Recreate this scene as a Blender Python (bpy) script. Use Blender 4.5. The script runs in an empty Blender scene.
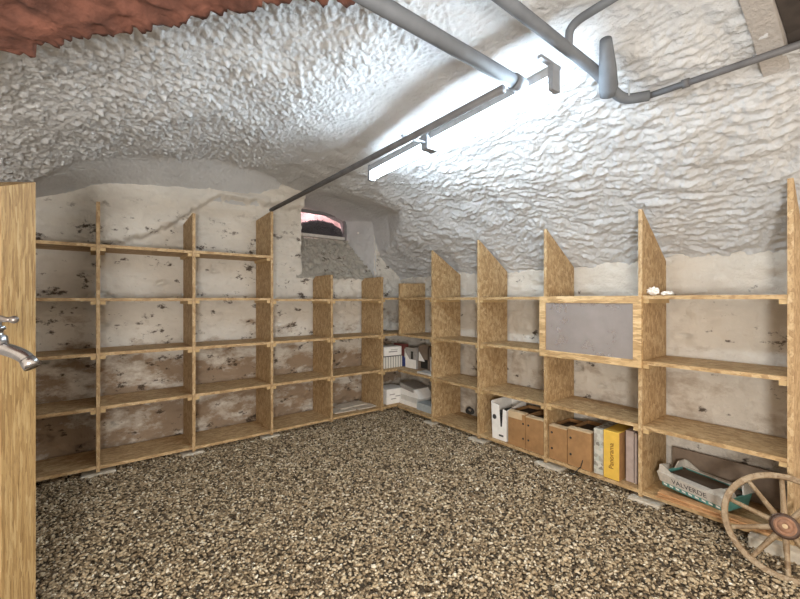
import bpy, bmesh, math, random
import numpy as np
from mathutils import Vector, Matrix, noise
random.seed(7); np.random.seed(7)
C = bpy.context.scene.collection
SC = bpy.context.scene

# ------------------------------------------------------------------ helpers
def obj(name, bm, mat, parent=None, smooth=False):
    me = bpy.data.meshes.new(name)
    if isinstance(bm, bpy.types.Mesh):
        me = bm
    else:
        bmesh.ops.recalc_face_normals(bm, faces=bm.faces)
        bm.to_mesh(me); bm.free()
    o = bpy.data.objects.new(name, me); C.objects.link(o)
    if mat: me.materials.append(mat)
    if smooth:
        for p in me.polygons: p.use_smooth = True
    if parent:
        o.parent = parent
        o.location = -Vector(parent.location) if parent.type == 'EMPTY' else (0, 0, 0)
    return o

def thing(name, label, cat, loc=(0, 0, 0), group=None):
    o = bpy.data.objects.new(name, None); C.objects.link(o)
    o.empty_display_size = .05
    o.location = loc; o['label'] = label; o['category'] = cat
    if group: o['group'] = group
    return o

def tag(o, label, cat, group=None):
    o['label'] = label; o['category'] = cat
    if group: o['group'] = group
    return o

def struct(o):
    o['kind'] = 'structure'; return o

def box(bm, a, b, bevel=0.0):
    x0, y0, z0 = [min(p, q) for p, q in zip(a, b)]; x1, y1, z1 = [max(p, q) for p, q in zip(a, b)]
    vs = [bm.verts.new(p) for p in ((x0,y0,z0),(x1,y0,z0),(x1,y1,z0),(x0,y1,z0),(x0,y0,z1),(x1,y0,z1),(x1,y1,z1),(x0,y1,z1))]
    fs = [bm.faces.new([vs[i] for i in f]) for f in ((3,2,1,0),(4,5,6,7),(0,1,5,4),(1,2,6,5),(2,3,7,6),(3,0,4,7))]
    if bevel:
        es = list({e for f in fs for e in f.edges})
        bmesh.ops.bevel(bm, geom=es, offset=bevel, segments=2, profile=.5, affect='EDGES')
    return vs

def BX(a, b, bevel=0.0):
    bm = bmesh.new(); box(bm, a, b, bevel); return bm

def prism(bm, pts, ext):
    """polygon of 3D points extruded by a vector"""
    e = Vector(ext)
    a = [bm.verts.new(p) for p in pts]; b = [bm.verts.new(Vector(p) + e) for p in pts]
    bm.faces.new(a); bm.faces.new(b[::-1]); n = len(pts)
    for i in range(n): bm.faces.new((a[i], b[i], b[(i+1) % n], a[(i+1) % n]))

def tube(bm, path, r, seg=16, cap=True):
    path = [Vector(p) for p in path]; n = len(path)
    rs = r if isinstance(r, (list, tuple)) else [r]*n
    rings = []; up = None
    for i, p in enumerate(path):
        t = (path[min(i+1, n-1)] - path[max(i-1, 0)]).normalized()
        if up is None:
            up = Vector((0, 0, 1)) if abs(t.z) < .9 else Vector((1, 0, 0))
        s = t.cross(up).normalized(); up = s.cross(t).normalized()
        rings.append([bm.verts.new(p + rs[i]*(math.cos(2*math.pi*k/seg)*s + math.sin(2*math.pi*k/seg)*up)) for k in range(seg)])
    for a, b in zip(rings, rings[1:]):
        for k in range(seg): bm.faces.new((a[k], a[(k+1) % seg], b[(k+1) % seg], b[k]))
    if cap: bm.faces.new(rings[0][::-1]); bm.faces.new(rings[-1])

def TB(path, r, seg=16):
    bm = bmesh.new(); tube(bm, path, r, seg); return bm

def arc_path(pts, rad=.03, n=5):
    """polyline with rounded corners"""
    pts = [Vector(p) for p in pts]; out = [pts[0]]
    for i in range(1, len(pts)-1):
        a = (pts[i-1]-pts[i]); b = (pts[i+1]-pts[i])
        p0 = pts[i] + a.normalized()*min(rad, a.length*.45); p1 = pts[i] + b.normalized()*min(rad, b.length*.45)
        for k in range(n+1):
            t = k/n; out.append((1-t)**2*p0 + 2*t*(1-t)*pts[i] + t*t*p1)
    out.append(pts[-1]); return out

def lathe(bm, prof, M=Matrix(), seg=32):
    rings = []
    for r, z in prof:
        rings.append([bm.verts.new(M @ Vector((r*math.cos(2*math.pi*k/seg), r*math.sin(2*math.pi*k/seg), z))) for k in range(seg)])
    for a, b in zip(rings, rings[1:]):
        for k in range(seg): bm.faces.new((a[k], a[(k+1) % seg], b[(k+1) % seg], b[k]))
    bm.faces.new(rings[0][::-1]); bm.faces.new(rings[-1])

def grid_mesh(name, P, mat, mask=None, smooth=True):
    """P: (n,m,3) array -> mesh object, mask (n-1,m-1) keeps faces"""
    n, m, _ = P.shape
    idx = np.arange(n*m).reshape(n, m)
    q = np.stack([idx[:-1, :-1], idx[1:, :-1], idx[1:, 1:], idx[:-1, 1:]], -1).reshape(-1, 4)
    if mask is not None: q = q[mask.reshape(-1)]
    me = bpy.data.meshes.new(name)
    me.vertices.add(n*m); me.vertices.foreach_set('co', P.reshape(-1).astype(np.float32))
    k = len(q)
    me.loops.add(4*k); me.loops.foreach_set('vertex_index', q.reshape(-1).astype(np.int32))
    me.polygons.add(k); me.polygons.foreach_set('loop_start', (np.arange(k)*4).astype(np.int32))
    me.polygons.foreach_set('loop_total', np.full(k, 4, np.int32))
    me.update(calc_edges=True); me.validate()
    if smooth: me.polygons.foreach_set('use_smooth', np.ones(k, bool))
    me.materials.append(mat)
    o = bpy.data.objects.new(name, me); C.objects.link(o); return o

def text_mesh(s, size, M, depth=.001):
    cu = bpy.data.curves.new('lettering', 'FONT'); cu.body = s; cu.size = size; cu.extrude = depth
    cu.align_x = 'CENTER'; cu.align_y = 'CENTER'
    t = bpy.data.objects.new('lettering_source', cu); C.objects.link(t)
    dg = bpy.context.evaluated_depsgraph_get()
    me = bpy.data.meshes.new_from_object(t.evaluated_get(dg))
    bpy.data.objects.remove(t); me.transform(M); me.materials.clear()
    return me

# ------------------------------------------------------------------ materials
def mat(name):
    m = bpy.data.materials.new(name); m.use_nodes = True
    nt = m.node_tree; b = nt.nodes['Principled BSDF']
    return m, nt, b
def N(nt, t, **kw):
    n = nt.nodes.new(t)
    for k, v in kw.items():
        if k.startswith('_'): setattr(n, k[1:], v)
        else: n.inputs[k.replace('__', ' ')].default_value = v
    return n
def L(nt, a, b): nt.links.new(a, b)
def coords(nt, scale=(1, 1, 1), rot=(0, 0, 0)):
    tc = nt.nodes.new('ShaderNodeTexCoord'); mp = nt.nodes.new('ShaderNodeMapping')
    mp.inputs['Scale'].default_value = scale; mp.inputs['Rotation'].default_value = rot
    L(nt, tc.outputs['Object'], mp.inputs['Vector']); return mp.outputs['Vector']
def ramp(nt, fac, stops, interp='LINEAR'):
    r = nt.nodes.new('ShaderNodeValToRGB'); cr = r.color_ramp; cr.interpolation = interp
    while len(cr.elements) > 1: cr.elements.remove(cr.elements[-1])
    cr.elements[0].position = stops[0][0]; cr.elements[0].color = (*stops[0][1], 1)
    for p, c in stops[1:]:
        e = cr.elements.new(p); e.color = (*c, 1)
    L(nt, fac, r.inputs['Fac']); return r.outputs['Color']
def mixc(nt, fac, a, b, mode='MIX'):
    n = nt.nodes.new('ShaderNodeMix'); n.data_type = 'RGBA'; n.blend_type = mode
    for sock, v in ((n.inputs[0], fac), (n.inputs[6], a), (n.inputs[7], b)):
        if hasattr(v, 'is_output'): L(nt, v, sock)
        elif isinstance(v, (int, float)): sock.default_value = v
        else: sock.default_value = (*v, 1)
    return n.outputs[2]
def bump(nt, b, h, strength=.5, dist=.01):
    n = N(nt, 'ShaderNodeBump', Strength=strength, Distance=dist); L(nt, h, n.inputs['Height']); L(nt, n.outputs['Normal'], b.inputs['Normal'])

def plain(name, col, rough=.6, metal=0, var=.12, scale=30, bmp=0):
    m, nt, b = mat(name); v = coords(nt)
    n = N(nt, 'ShaderNodeTexNoise', Scale=scale, Detail=4.0); L(nt, v, n.inputs['Vector'])
    c = ramp(nt, n.outputs['Fac'], [(.3, tuple(x*(1-var) for x in col)), (.7, tuple(min(1, x*(1+var)) for x in col))])
    L(nt, c, b.inputs['Base Color']); b.inputs['Roughness'].default_value = rough; b.inputs['Metallic'].default_value = metal
    if bmp: bump(nt, b, n.outputs['Fac'], .5, bmp)
    return m

def osb(name, stretch, tint=(1, 1, 1), dark=.84):
    m, nt, b = mat(name)
    v = coords(nt, stretch)
    dn = N(nt, 'ShaderNodeTexNoise', Scale=.35, Detail=2.0); L(nt, v, dn.inputs['Vector'])
    va = nt.nodes.new('ShaderNodeVectorMath'); va.operation = 'MULTIPLY_ADD'
    L(nt, dn.outputs['Color'], va.inputs[0]); va.inputs[1].default_value = (1.6, 1.6, 1.6); L(nt, v, va.inputs[2])
    vo = N(nt, 'ShaderNodeTexVoronoi', Scale=1.0); L(nt, va.outputs[0], vo.inputs['Vector'])
    sep = nt.nodes.new('ShaderNodeSeparateColor'); L(nt, vo.outputs['Color'], sep.inputs[0])
    t = lambda c: tuple(x*y*dark for x, y in zip(c, tint))
    c1 = ramp(nt, sep.outputs[0], [(0, t((.42, .26, .115))), (.35, t((.54, .35, .165))), (.7, t((.63, .43, .215))), (1, t((.72, .52, .285)))])
    n2 = N(nt, 'ShaderNodeTexNoise', Scale=2.2, Detail=5.0, Roughness=.65); L(nt, v, n2.inputs['Vector'])
    c2 = ramp(nt, n2.outputs['Fac'], [(.32, (.45, .38, .30)), (.5, (1, 1, 1)), (.75, (1.0, 1.0, 1.0))])
    c = mixc(nt, .75, c1, c2, 'MULTIPLY')
    L(nt, c, b.inputs['Base Color']); b.inputs['Roughness'].default_value = .62
    bump(nt, b, n2.outputs['Fac'], .25, .003)
    return m
M_PANEL = osb('chipboard_upright', (60, 60, 32), (.97, 1, 1.06))
M_SHELF_X = osb('chipboard_shelf_along_back', (26, 60, 60), (1.0, 1.02, 1.06))
M_SHELF_Y = osb('chipboard_shelf_along_right', (60, 26, 60), (.98, 1.0, 1.02))
M_CLEAT = plain('pine_cleat', (.56, .40, .20), .6)
M_POST = osb('timber_post_wood', (150, 150, 11), (.70, .70, .61))
M_PINE = osb('pale_pine_frame', (60, 9, 60), (1.22, 1.26, 1.3))

def plaster(name, white=(.72, .695, .65), dirt=0.0, lowdirt=0.0, gray=0.0, bscale=70, crack=(2.4, 2.4, 3.8), rscale=(26, 13, 20), ridge=.9, pit=.585):
    m, nt, b = mat(name)
    v = coords(nt)
    n1 = N(nt, 'ShaderNodeTexNoise', Scale=3.0, Detail=6.0, Roughness=.6); L(nt, v, n1.inputs['Vector'])
    base = ramp(nt, n1.outputs['Fac'], [(.3, tuple(x*.88 for x in white)), (.6, white), (.8, tuple(min(1, x*1.06) for x in white))])
    if dirt > 0:
        geo = nt.nodes.new('ShaderNodeTexCoord'); sp = nt.nodes.new('ShaderNodeSeparateXYZ'); L(nt, geo.outputs['Object'], sp.inputs[0])
        # brown clay stains: more of them low on the wall
        n2 = N(nt, 'ShaderNodeTexNoise', Scale=2.6, Detail=7.0, Roughness=.68); 
        v2 = coords(nt, (1, 1, 1.8)); L(nt, v2, n2.inputs['Vector'])
        mr = N(nt, 'ShaderNodeMapRange'); mr.inputs['From Min'].default_value = 1.75; mr.inputs['From Max'].default_value = .55
        mr.inputs['To Min'].default_value = -.35; mr.inputs['To Max'].default_value = lowdirt
        L(nt, sp.outputs['Z'], mr.inputs['Value'])
        ad = nt.nodes.new('ShaderNodeMath'); ad.operation = 'ADD'; L(nt, n2.outputs['Fac'], ad.inputs[0]); L(nt, mr.outputs[0], ad.inputs[1])
        f = ramp(nt, ad.outputs[0], [(.47, (0, 0, 0)), (.60, (dirt,)*3)])
        base = mixc(nt, f, base, (.27, .18, .105))
        # dark pits and open joints
        n3 = N(nt, 'ShaderNodeTexNoise', Scale=3.2, Detail=7.0, Roughness=.68); v3 = coords(nt, crack); L(nt, v3, n3.inputs['Vector'])
        f3 = ramp(nt, n3.outputs['Fac'], [(pit, (0, 0, 0)), (pit+.055, (.92,)*3)])
        zr = N(nt, 'ShaderNodeMapRange'); zr.inputs['From Min'].default_value = 2.1; zr.inputs['From Max'].default_value = 1.8
        L(nt, sp.outputs['Z'], zr.inputs['Value'])
        f3m = nt.nodes.new('ShaderNodeMath'); f3m.operation = 'MULTIPLY'; L(nt, f3, f3m.inputs[0]); L(nt, zr.outputs[0], f3m.inputs[1])
        base = mixc(nt, f3m.outputs[0], base, (.07, .05, .035))
    L(nt, base, b.inputs['Base Color']); b.inputs['Roughness'].default_value = .85
    b.inputs['Specular IOR Level'].default_value = .25
    nb = N(nt, 'ShaderNodeTexNoise', Scale=bscale, Detail=6.0, Roughness=.7); L(nt, v, nb.inputs['Vector'])
    rg = N(nt, 'ShaderNodeTexNoise', Scale=1.0, Detail=6.0, Roughness=.62); rg.noise_type = 'RIDGED_MULTIFRACTAL'
    L(nt, coords(nt, rscale), rg.inputs['Vector'])
    am = nt.nodes.new('ShaderNodeMath'); am.operation = 'MULTIPLY_ADD'; am.inputs[1].default_value = ridge
    L(nt, rg.outputs['Fac'], am.inputs[0]); L(nt, nb.outputs['Fac'], am.inputs[2])
    bump(nt, b, am.outputs[0], 1.0, .010)
    return m
M_VAULT = plaster('limewashed_vault_plaster', (.635, .645, .65))
M_BACKWALL = plaster('stained_limewash_back', (.75, .72, .66), .85, .085, rscale=(13, 13, 26))
M_RIGHTWALL = plaster('stained_limewash_right', (.72, .68, .61), .55, .0, rscale=(13, 10, 28), pit=.615)
M_NICHE = plaster('grey_cement_niche', (.46, .44, .39), .6, .5)
M_RED = plain('red_painted_plaster', (.135, .054, .037), .9, 0, .45, 16, .03)
M_GREYWALL = plaster('grey_plaster', (.45, .42, .39))
M_DARKFILL = plain('dark_opening_fill', (.05, .04, .034), .8, 0, .3, 20)
M_STONE = plain('whitish_plaster_block', (.50, .455, .375), .9, 0, .2, 30, .01)
M_PIPE = plain('grey_painted_pipe', (.13, .145, .165), .65, .0, .15, 12)
M_PIPE_D = plain('weathered_pipe', (.11, .11, .115), .6, .0, .2, 14)
M_LAMPBODY = plain('lamp_enamel', (.34, .37, .40), .4)
M_LAMPGREY = plain('lamp_grey_plastic', (.22, .24, .27), .5)
M_CHROME = plain('worn_chrome', (.36, .36, .37), .22, .95, .2, 40)
M_CHROMED = plain('tarnished_chrome', (.22, .20, .19), .35, .8, .3, 40)
M_CARD = plain('brown_cardboard', (.34, .185, .075), .8, 0, .16, 18)
M_CARDL = plain('light_cardboard', (.55, .41, .25), .8, 0, .12, 18)
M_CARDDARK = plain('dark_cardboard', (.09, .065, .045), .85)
M_WHITE = plain('white_carton', (.86, .84, .80), .7, 0, .06, 20)
M_OFFWHITE = plain('off_white_card', (.62, .60, .56), .7, 0, .1, 20)
M_BLACK = plain('plain_black', (.015, .014, .013), .6)
M_INK = plain('dark_grey_ink', (.05, .05, .05), .6)
M_YELLOW = plain('yellow_print', (.72, .46, .075), .6, 0, .06)
M_BROWNINK = plain('brown_ink', (.16, .06, .012), .6)
M_PINKISH = plain('dusty_pink_board', (.40, .315, .275), .75, 0, .12)
M_GREYLID = plain('grey_card', (.36, .335, .31), .7)
M_BLUEGREY = plain('blue_grey_card', (.42, .46, .47), .7)
M_BLUE = plain('blue_print', (.06, .08, .24), .5)
M_MAROON = plain('maroon_print', (.22, .07, .06), .5)
M_BROWN = plain('brown_board', (.20, .15, .11), .7)
M_SILVER = plain('silver_card', (.56, .54, .49), .5, .1, .12, 60)
M_TEAL = plain('teal_print', (.10, .30, .27), .5, 0, .25, 40)
M_WHEEL = osb('weathered_wheel_wood', (40, 40, 40), (.72, .78, .95), .66)
M_HUB = plain('dark_hub_iron', (.085, .05, .035), .55, .2, .35, 50)
M_HUBR = plain('rusty_brown_hub', (.26, .14, .085), .6, .1, .3, 50)
M_PLANK = osb('thin_plank_wood', (40, 14, 40), (1.0, .82, .74))
M_FRAME = plain('grey_window_metal', (.20, .195, .20), .5)
M_SILL = plain('pale_window_sill', (.58, .56, .53), .7)
M_LIGHTWELL = plain('pinkish_shaft_wall', (.80, .62, .61), .9, 0, .35, 16)
M_EARTH = plain('dark_earth', (.02, .02, .024), .95, 0, .4, 30)
M_PAPER = plain('grey_dusty_board', (.52, .46, .38), .8, 0, .15, 25)

def patterned(name):
    m, nt, b = mat(name); v = coords(nt)
    n = N(nt, 'ShaderNodeTexVoronoi', Scale=45.0); L(nt, v, n.inputs['Vector'])
    sep = nt.nodes.new('ShaderNodeSeparateColor'); L(nt, n.outputs['Color'], sep.inputs[0])
    c = ramp(nt, sep.outputs[0], [(0, (.20, .18, .15)), (.3, (.44, .42, .36)), (.6, (.60, .57, .50)), (1, (.42, .45, .40))])
    L(nt, c, b.inputs['Base Color']); b.inputs['Roughness'].default_value = .6; return m
M_PATTERN = patterned('grey_printed_card')

def slats_mat(name):
    m, nt, b = mat(name); v = coords(nt, (1, 1, 1))
    w = N(nt, 'ShaderNodeTexWave', Scale=9.0); w.bands_direction = 'X'; L(nt, v, w.inputs['Vector'])
    c = ramp(nt, w.outputs['Fac'], [(.25, (.34, .33, .30)), (.5, (.74, .72, .66))])
    L(nt, c, b.inputs['Base Color']); b.inputs['Roughness'].default_value = .6; return m
M_SLATS = slats_mat('white_striped_card')

def glass(name, tint, alpha, rough, col):
    m, nt, b = mat(name); out = nt.nodes['Material Output']
    b.inputs['Base Color'].default_value = (*col, 1); b.inputs['Roughness'].default_value = rough
    v = coords(nt); n = N(nt, 'ShaderNodeTexNoise', Scale=9.0, Detail=5.0); L(nt, v, n.inputs['Vector'])
    mr = N(nt, 'ShaderNodeMapRange'); mr.inputs['To Min'].default_value = alpha-.1; mr.inputs['To Max'].default_value = min(1, alpha+.1); L(nt, n.outputs['Fac'], mr.inputs['Value'])
    tr = nt.nodes.new('ShaderNodeBsdfTransparent'); tr.inputs[0].default_value = (*tint, 1)
    mx = nt.nodes.new('ShaderNodeMixShader'); L(nt, mr.outputs[0], mx.inputs[0]); L(nt, tr.outputs[0], mx.inputs[1]); L(nt, b.outputs[0], mx.inputs[2])
    L(nt, mx.outputs[0], out.inputs['Surface']); return m
M_CLOUDY = glass('cloudy_grey_pane', (.85, .82, .81), .34, .3, (.58, .54, .52))
M_WINDOW = glass('window_glass', (.9, .88, .9), .14, .08, (.3, .3, .32))

def emit(name, col, s):
    m = bpy.data.materials.new(name); m.use_nodes = True; nt = m.node_tree; nt.nodes.clear()
    e = nt.nodes.new('ShaderNodeEmission'); e.inputs[0].default_value = (*col, 1); e.inputs[1].default_value = s
    o = nt.nodes.new('ShaderNodeOutputMaterial'); L(nt, e.outputs[0], o.inputs[0]); return m
LAMP = 25.0
M_TUBE = emit('fluorescent_tube_glow', (.72, .87, 1.0), LAMP)

def gravel_mat():
    m, nt, b = mat('pebble_stone')
    g = nt.nodes.new('ShaderNodeNewGeometry')
    c = ramp(nt, g.outputs['Random Per Island'], [(0, (.05, .036, .023)), (.14, (.125, .092, .056)), (.36, (.275, .21, .13)), (.62, (.43, .34, .218)), (.80, (.50, .41, .275)), (.93, (.62, .535, .39)), (1, (.76, .70, .57))])
    v = coords(nt); n = N(nt, 'ShaderNodeTexNoise', Scale=90.0, Detail=3.0); L(nt, v, n.inputs['Vector'])
    c = mixc(nt, .5, c, ramp(nt, n.outputs['Fac'], [(.3, (.6, .58, .55)), (.6, (1, 1, 1))]), 'MULTIPLY')
    L(nt, c, b.inputs['Base Color']); b.inputs['Roughness'].default_value = .6; b.inputs['Specular IOR Level'].default_value = .35
    return m
M_GRAVEL = gravel_mat()
M_SOIL = plain('gravel_bed', (.09, .072, .05), .95, 0, .4, 120, .01)

# ------------------------------------------------------------------ the room
XR, YB = 3.04, 3.87          # right wall, back wall
UF, VF = 2.63, 3.45          # front planes of the two shelving runs
vk = [(-1.2, 1.1), (-.85, 1.48), (-.4, 1.86), (0, 2.10), (.5, 2.265), (.85, 2.335), (1.2, 2.355), (1.6, 2.30), (1.93, 2.20), (2.1, 2.13), (2.4, 1.965), (2.63, 1.815), (3.04, 1.49), (3.3, 1.25)]
ku = np.array([k[0] for k in vk]); kz = np.array([k[1] for k in vk])
def smooth_interp(x):
    # cubic hermite (Catmull-Rom) on the profile
    sl = np.gradient(kz, ku); i = np.clip(np.searchsorted(ku, x)-1, 0, len(ku)-2)
    h = ku[i+1]-ku[i]; t = (x-ku[i])/h
    return (2*t**3-3*t**2+1)*kz[i] + (t**3-2*t**2+t)*h*sl[i] + (-2*t**3+3*t**2)*kz[i+1] + (t**3-t**2)*h*sl[i+1]
def edge_v(u): return np.interp(u, [-1.2, -.4, .1, .5, .9, 1.25, 1.5, 1.7], [3.12, 3.16, 3.20, 3.27, 3.40, 3.56, 3.75, 4.1])

def fbm(x, y, z, octv, hard=False):
    f = noise.turbulence
    return np.array([f(Vector((a, b_, c_)), octv, hard) for a, b_, c_ in zip(x.ravel(), y.ravel(), z.ravel())]).reshape(x.shape)

def norm(a):
    return np.clip((a-a.mean())/a.std(), -2.5, 3.0)

def smoothstep(a, b, x):
    t = np.clip((x-a)/(b-a), 0, 1); return t*t*(3-2*t)

def build_ceiling():
    st = .0075
    us = np.arange(-.95, 3.11, st); vs = np.arange(-.60, 4.42, st)
    U, V = np.meshgrid(us, vs, indexing='ij')
    Z = smooth_interp(U)
    # roughness: long stone courses on the right flank, spiky roughcast on the left
    s = U*1.25
    wob = fbm(U*1.3, V*1.3, U*0+3.1, 2)
    R1 = norm(fbm(s*17+wob*3.2, V*6.5, U*0+.7, 6, True))
    R2 = norm(fbm(s*46, V*24, U*0+8.3, 4, True))
    R5 = norm(fbm(U*2.4, V*2.0, U*0+4.4, 3))
    R3 = norm(fbm(U*30+V*14, V*26-U*16, U*0+5.2, 4, True))
    R4 = norm(fbm((U*.62+V*.78)*16, (U*.78-V*.62)*52, U*0+2.2, 4, True))
    sp = np.maximum(0, R3)**1.5
    right = smoothstep(1.5, 2.0, U); left = 1-smoothstep(.9, 1.4, U)
    D = right*(.0048*R1+.0030*R2) + .011*R5 + (1-right)*(.0022*R2) + left*(.0042*sp+.0036*R4)
    # the smooth lower soffit behind the arch edge, falling to the back wall
    ev = edge_v(U) + .03*(wob-.4)
    t = np.clip((V-ev)/np.maximum(.08, YB-ev), 0, 1.4)
    zs = Z + .055
    zw = np.interp(U, [-.9, -.3, 0, .5, 1.25, 1.6, 2.0], [1.55, 1.97, 2.09, 2.12, 2.13, 2.2, 2.3])
    soff = zs*(1-t**1.5) + zw*t**1.5
    k = smoothstep(0, .025, V-ev)*(1-smoothstep(1.45, 1.7, U))
    Z = Z*(1-k) + soff*k
    D = D*(1-.72*k)
    # hood over the window niche, cutting into the vault
    uj = np.interp(V, [2.7, 3.1, 3.5, 3.87, 4.3], [2.2, 2.42, 2.58, 2.64, 2.52])
    zh = np.interp(V, [2.7, 2.95, 3.3, 3.7, 4.4], [1.95, 2.07, 2.22, 2.29, 2.29])
    hood = zh - 3.2*np.maximum(0, U-uj+.04) - .3*np.maximum(0, U-1.9)**2
    hm = (U > 1.5)
    kk = 22.0
    sm = np.log(np.exp(kk*Z)+np.exp(kk*hood))/kk
    inside = np.where(hm, smoothstep(-.02, .05, hood-Z), 0)
    Z = np.where(hm, np.maximum(Z, sm), Z)
    D = D*(1-.75*inside)
    sl = np.gradient(Z, st, axis=0)
    nrm = 1/np.sqrt(1+sl**2)
    P = np.stack([U + D*sl*nrm*1.0, V, Z - D*nrm], -1)
    P[..., 2] += 0
    Uc, Vc = U[:-1, :-1], V[:-1, :-1]; dep = .6157*Uc+.788*Vc; lat = .788*Uc-.6157*Vc
    o = grid_mesh('ceiling', P, M_VAULT, ~((dep < 1.0) & (lat < -.15)) & ~((Vc < .27) & (Uc < 2.03))); struct(o)
    return o
build_ceiling()

def build_back_wall():
    st = .0125
    us = np.arange(-.95, 3.08, st); zs = np.arange(-.05, 2.46, st)
    U, Z = np.meshgrid(us, zs, indexing='ij')
    T1 = fbm(U*3.0, Z*8, U*0+1.3, 5, True); T2 = fbm(U*14, Z*16, U*0+4, 4); T3 = fbm(U*5, Z*13, U*0+9, 4)
    D = .030*(T1-.5) + .012*(T2-.5)
    D -= .05*smoothstep(.62, .85, T3)*(1-smoothstep(1.85, 2.0, Z))
    # plaster overhang high on the left, with a lower lip that rises to the right
    lip = np.interp(U, [-.9, -.2, .1, .31, .5, .72, .9], [1.45, 1.55, 1.63, 1.69, 1.80, 1.99, 2.12])
    D += .10*smoothstep(0, .035, Z-lip + .03*(T2-.5))*smoothstep(-.15, .1, U)
    P = np.stack([U, YB - D, Z], -1)
    uc, zc = U[:-1, :-1]+st/2, Z[:-1, :-1]+st/2
    lu = np.interp(zc, [1.45, 1.95, 2.3], [1.73, 1.71, 1.72]) ; ru = np.interp(zc, [1.45, 1.7, 2.3], [2.64, 2.64, 2.64])
    hole = (zc > 1.465 + .012*np.sin(uc*13)) & (uc > lu) & (uc < ru)
    o = grid_mesh('wall_back', P, M_BACKWALL, ~hole); struct(o)
build_back_wall()

def build_right_wall():
    st = .0125
    vs = np.arange(-.6, 3.95, st); zs = np.arange(-.05, 1.62, st)
    V, Z = np.meshgrid(vs, zs, indexing='ij')
    T1 = fbm(V*2.6, Z*8, V*0+2.3, 5, True); T2 = fbm(V*14, Z*16, V*0+6, 4); T3 = fbm(V*4, Z*14, V*0+19, 4)
    D = .026*(T1-.5) + .010*(T2-.5) - .04*smoothstep(.68, .9, T3)
    D = np.where(V > 3.8, 0, D)
    P = np.stack([XR - D, V, Z], -1)
    struct(grid_mesh('wall_right', P, M_RIGHTWALL))
build_right_wall()

# side wall out of view behind the post, the vault springs from it
struct(obj('wall_left', BX((-1.02, 1.9, -.05), (-.86, 4.0, 1.6)), M_GREYWALL))

# niche: sloping cement sill, two reveals
def quad_grid(name, a, b, c, d, n, m, amp, mt, seed):
    a, b, c, d = map(np.array, (a, b, c, d))
    s = np.linspace(0, 1, n)[:, None, None]; t = np.linspace(0, 1, m)[None, :, None]
    P = (a*(1-s)+b*s)*(1-t) + (d*(1-s)+c*s)*t
    nn = np.cross(b-a, d-a); nn = nn/np.linalg.norm(nn)
    q = fbm(P[..., 0]*14, P[..., 1]*14, P[..., 2]*14+seed, 4, True)-.5
    return grid_mesh(name, P + amp*q[..., None]*nn, mt)
struct(quad_grid('trim_niche_sill', (1.66, YB-.02, 1.45), (2.70, YB-.02, 1.455), (2.56, 4.33, 1.975), (1.80, 4.33, 1.965), 110, 70, .05, M_NICHE, 2))
struct(quad_grid('wall_niche_right', (2.655, YB-.01, 1.44), (2.51, 4.36, 1.44), (2.51, 4.36, 2.36), (2.655, YB-.01, 2.36), 40, 60, .02, M_VAULT, 5))
struct(quad_grid('wall_niche_left', (1.715, YB-.01, 1.44), (1.83, 4.36, 1.44), (1.83, 4.36, 2.4), (1.715, YB-.01, 2.4), 40, 60, .02, M_VAULT, 7))

# window
WV = 4.30
w = thing('window_1', 'small grey framed cellar window in the niche high on the back wall', 'window', (2.17, WV, 1.96)); w['kind'] = 'structure'
bm = bmesh.new()
u0, u1, z0, z1 = 1.84, 2.50, 1.955, 2.27
box(bm, (u0, WV-.02, z1-.035), (u1, WV+.02, z1)); box(bm, (u0, WV-.02, z0), (u0+.03, WV+.02, z1-.035)); box(bm, (u1-.035, WV-.02, z0), (u1, WV+.02, z1-.035))
obj('window_frame', bm, M_FRAME, w)
obj('window_ledge', BX((u0+.03, WV-.035, z0), (u1-.035, WV+.02, z0+.035), .004), M_SILL, w)
obj('window_pane', BX((u0+.03, WV-.003, z0+.035), (u1-.035, WV+.003, z1-.035)), M_WINDOW, w)
# light shaft outside the window
bm = bmesh.new()
box(bm, (1.6, 4.78, 1.7), (2.8, 4.84, 2.9)); box(bm, (1.56, 4.36, 1.7), (1.62, 4.84, 2.9)); box(bm, (2.74, 4.36, 1.7), (2.8, 4.84, 2.9))
struct(obj('wall_light_shaft', bm, M_LIGHTWELL))
struct(obj('wall_outer_face', BX((1.3, 4.34, 2.29), (3.0, 4.37, 3.0)), M_GREYWALL))
bm = bmesh.new()
for i in range(60):
    x = 1.98 + (i % 20)*.032; y = 4.48 + (i//20)*.07
    h = .37*max(0, 1-((x-2.25)/.36)**2)**.5
    bmesh.ops.create_icosphere(bm, subdivisions=1, radius=.05, matrix=Matrix.Translation((x, y, 1.90+h*.72+random.uniform(-.01, .01))))
    box(bm, (x-.03, y-.03, 1.7), (x+.03, y+.03, 1.90+h*.7))
o = obj('earth_heap', bm, M_EARTH); tag(o, 'dark heap of earth outside the small cellar window', 'earth'); o['kind'] = 'stuff'

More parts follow.
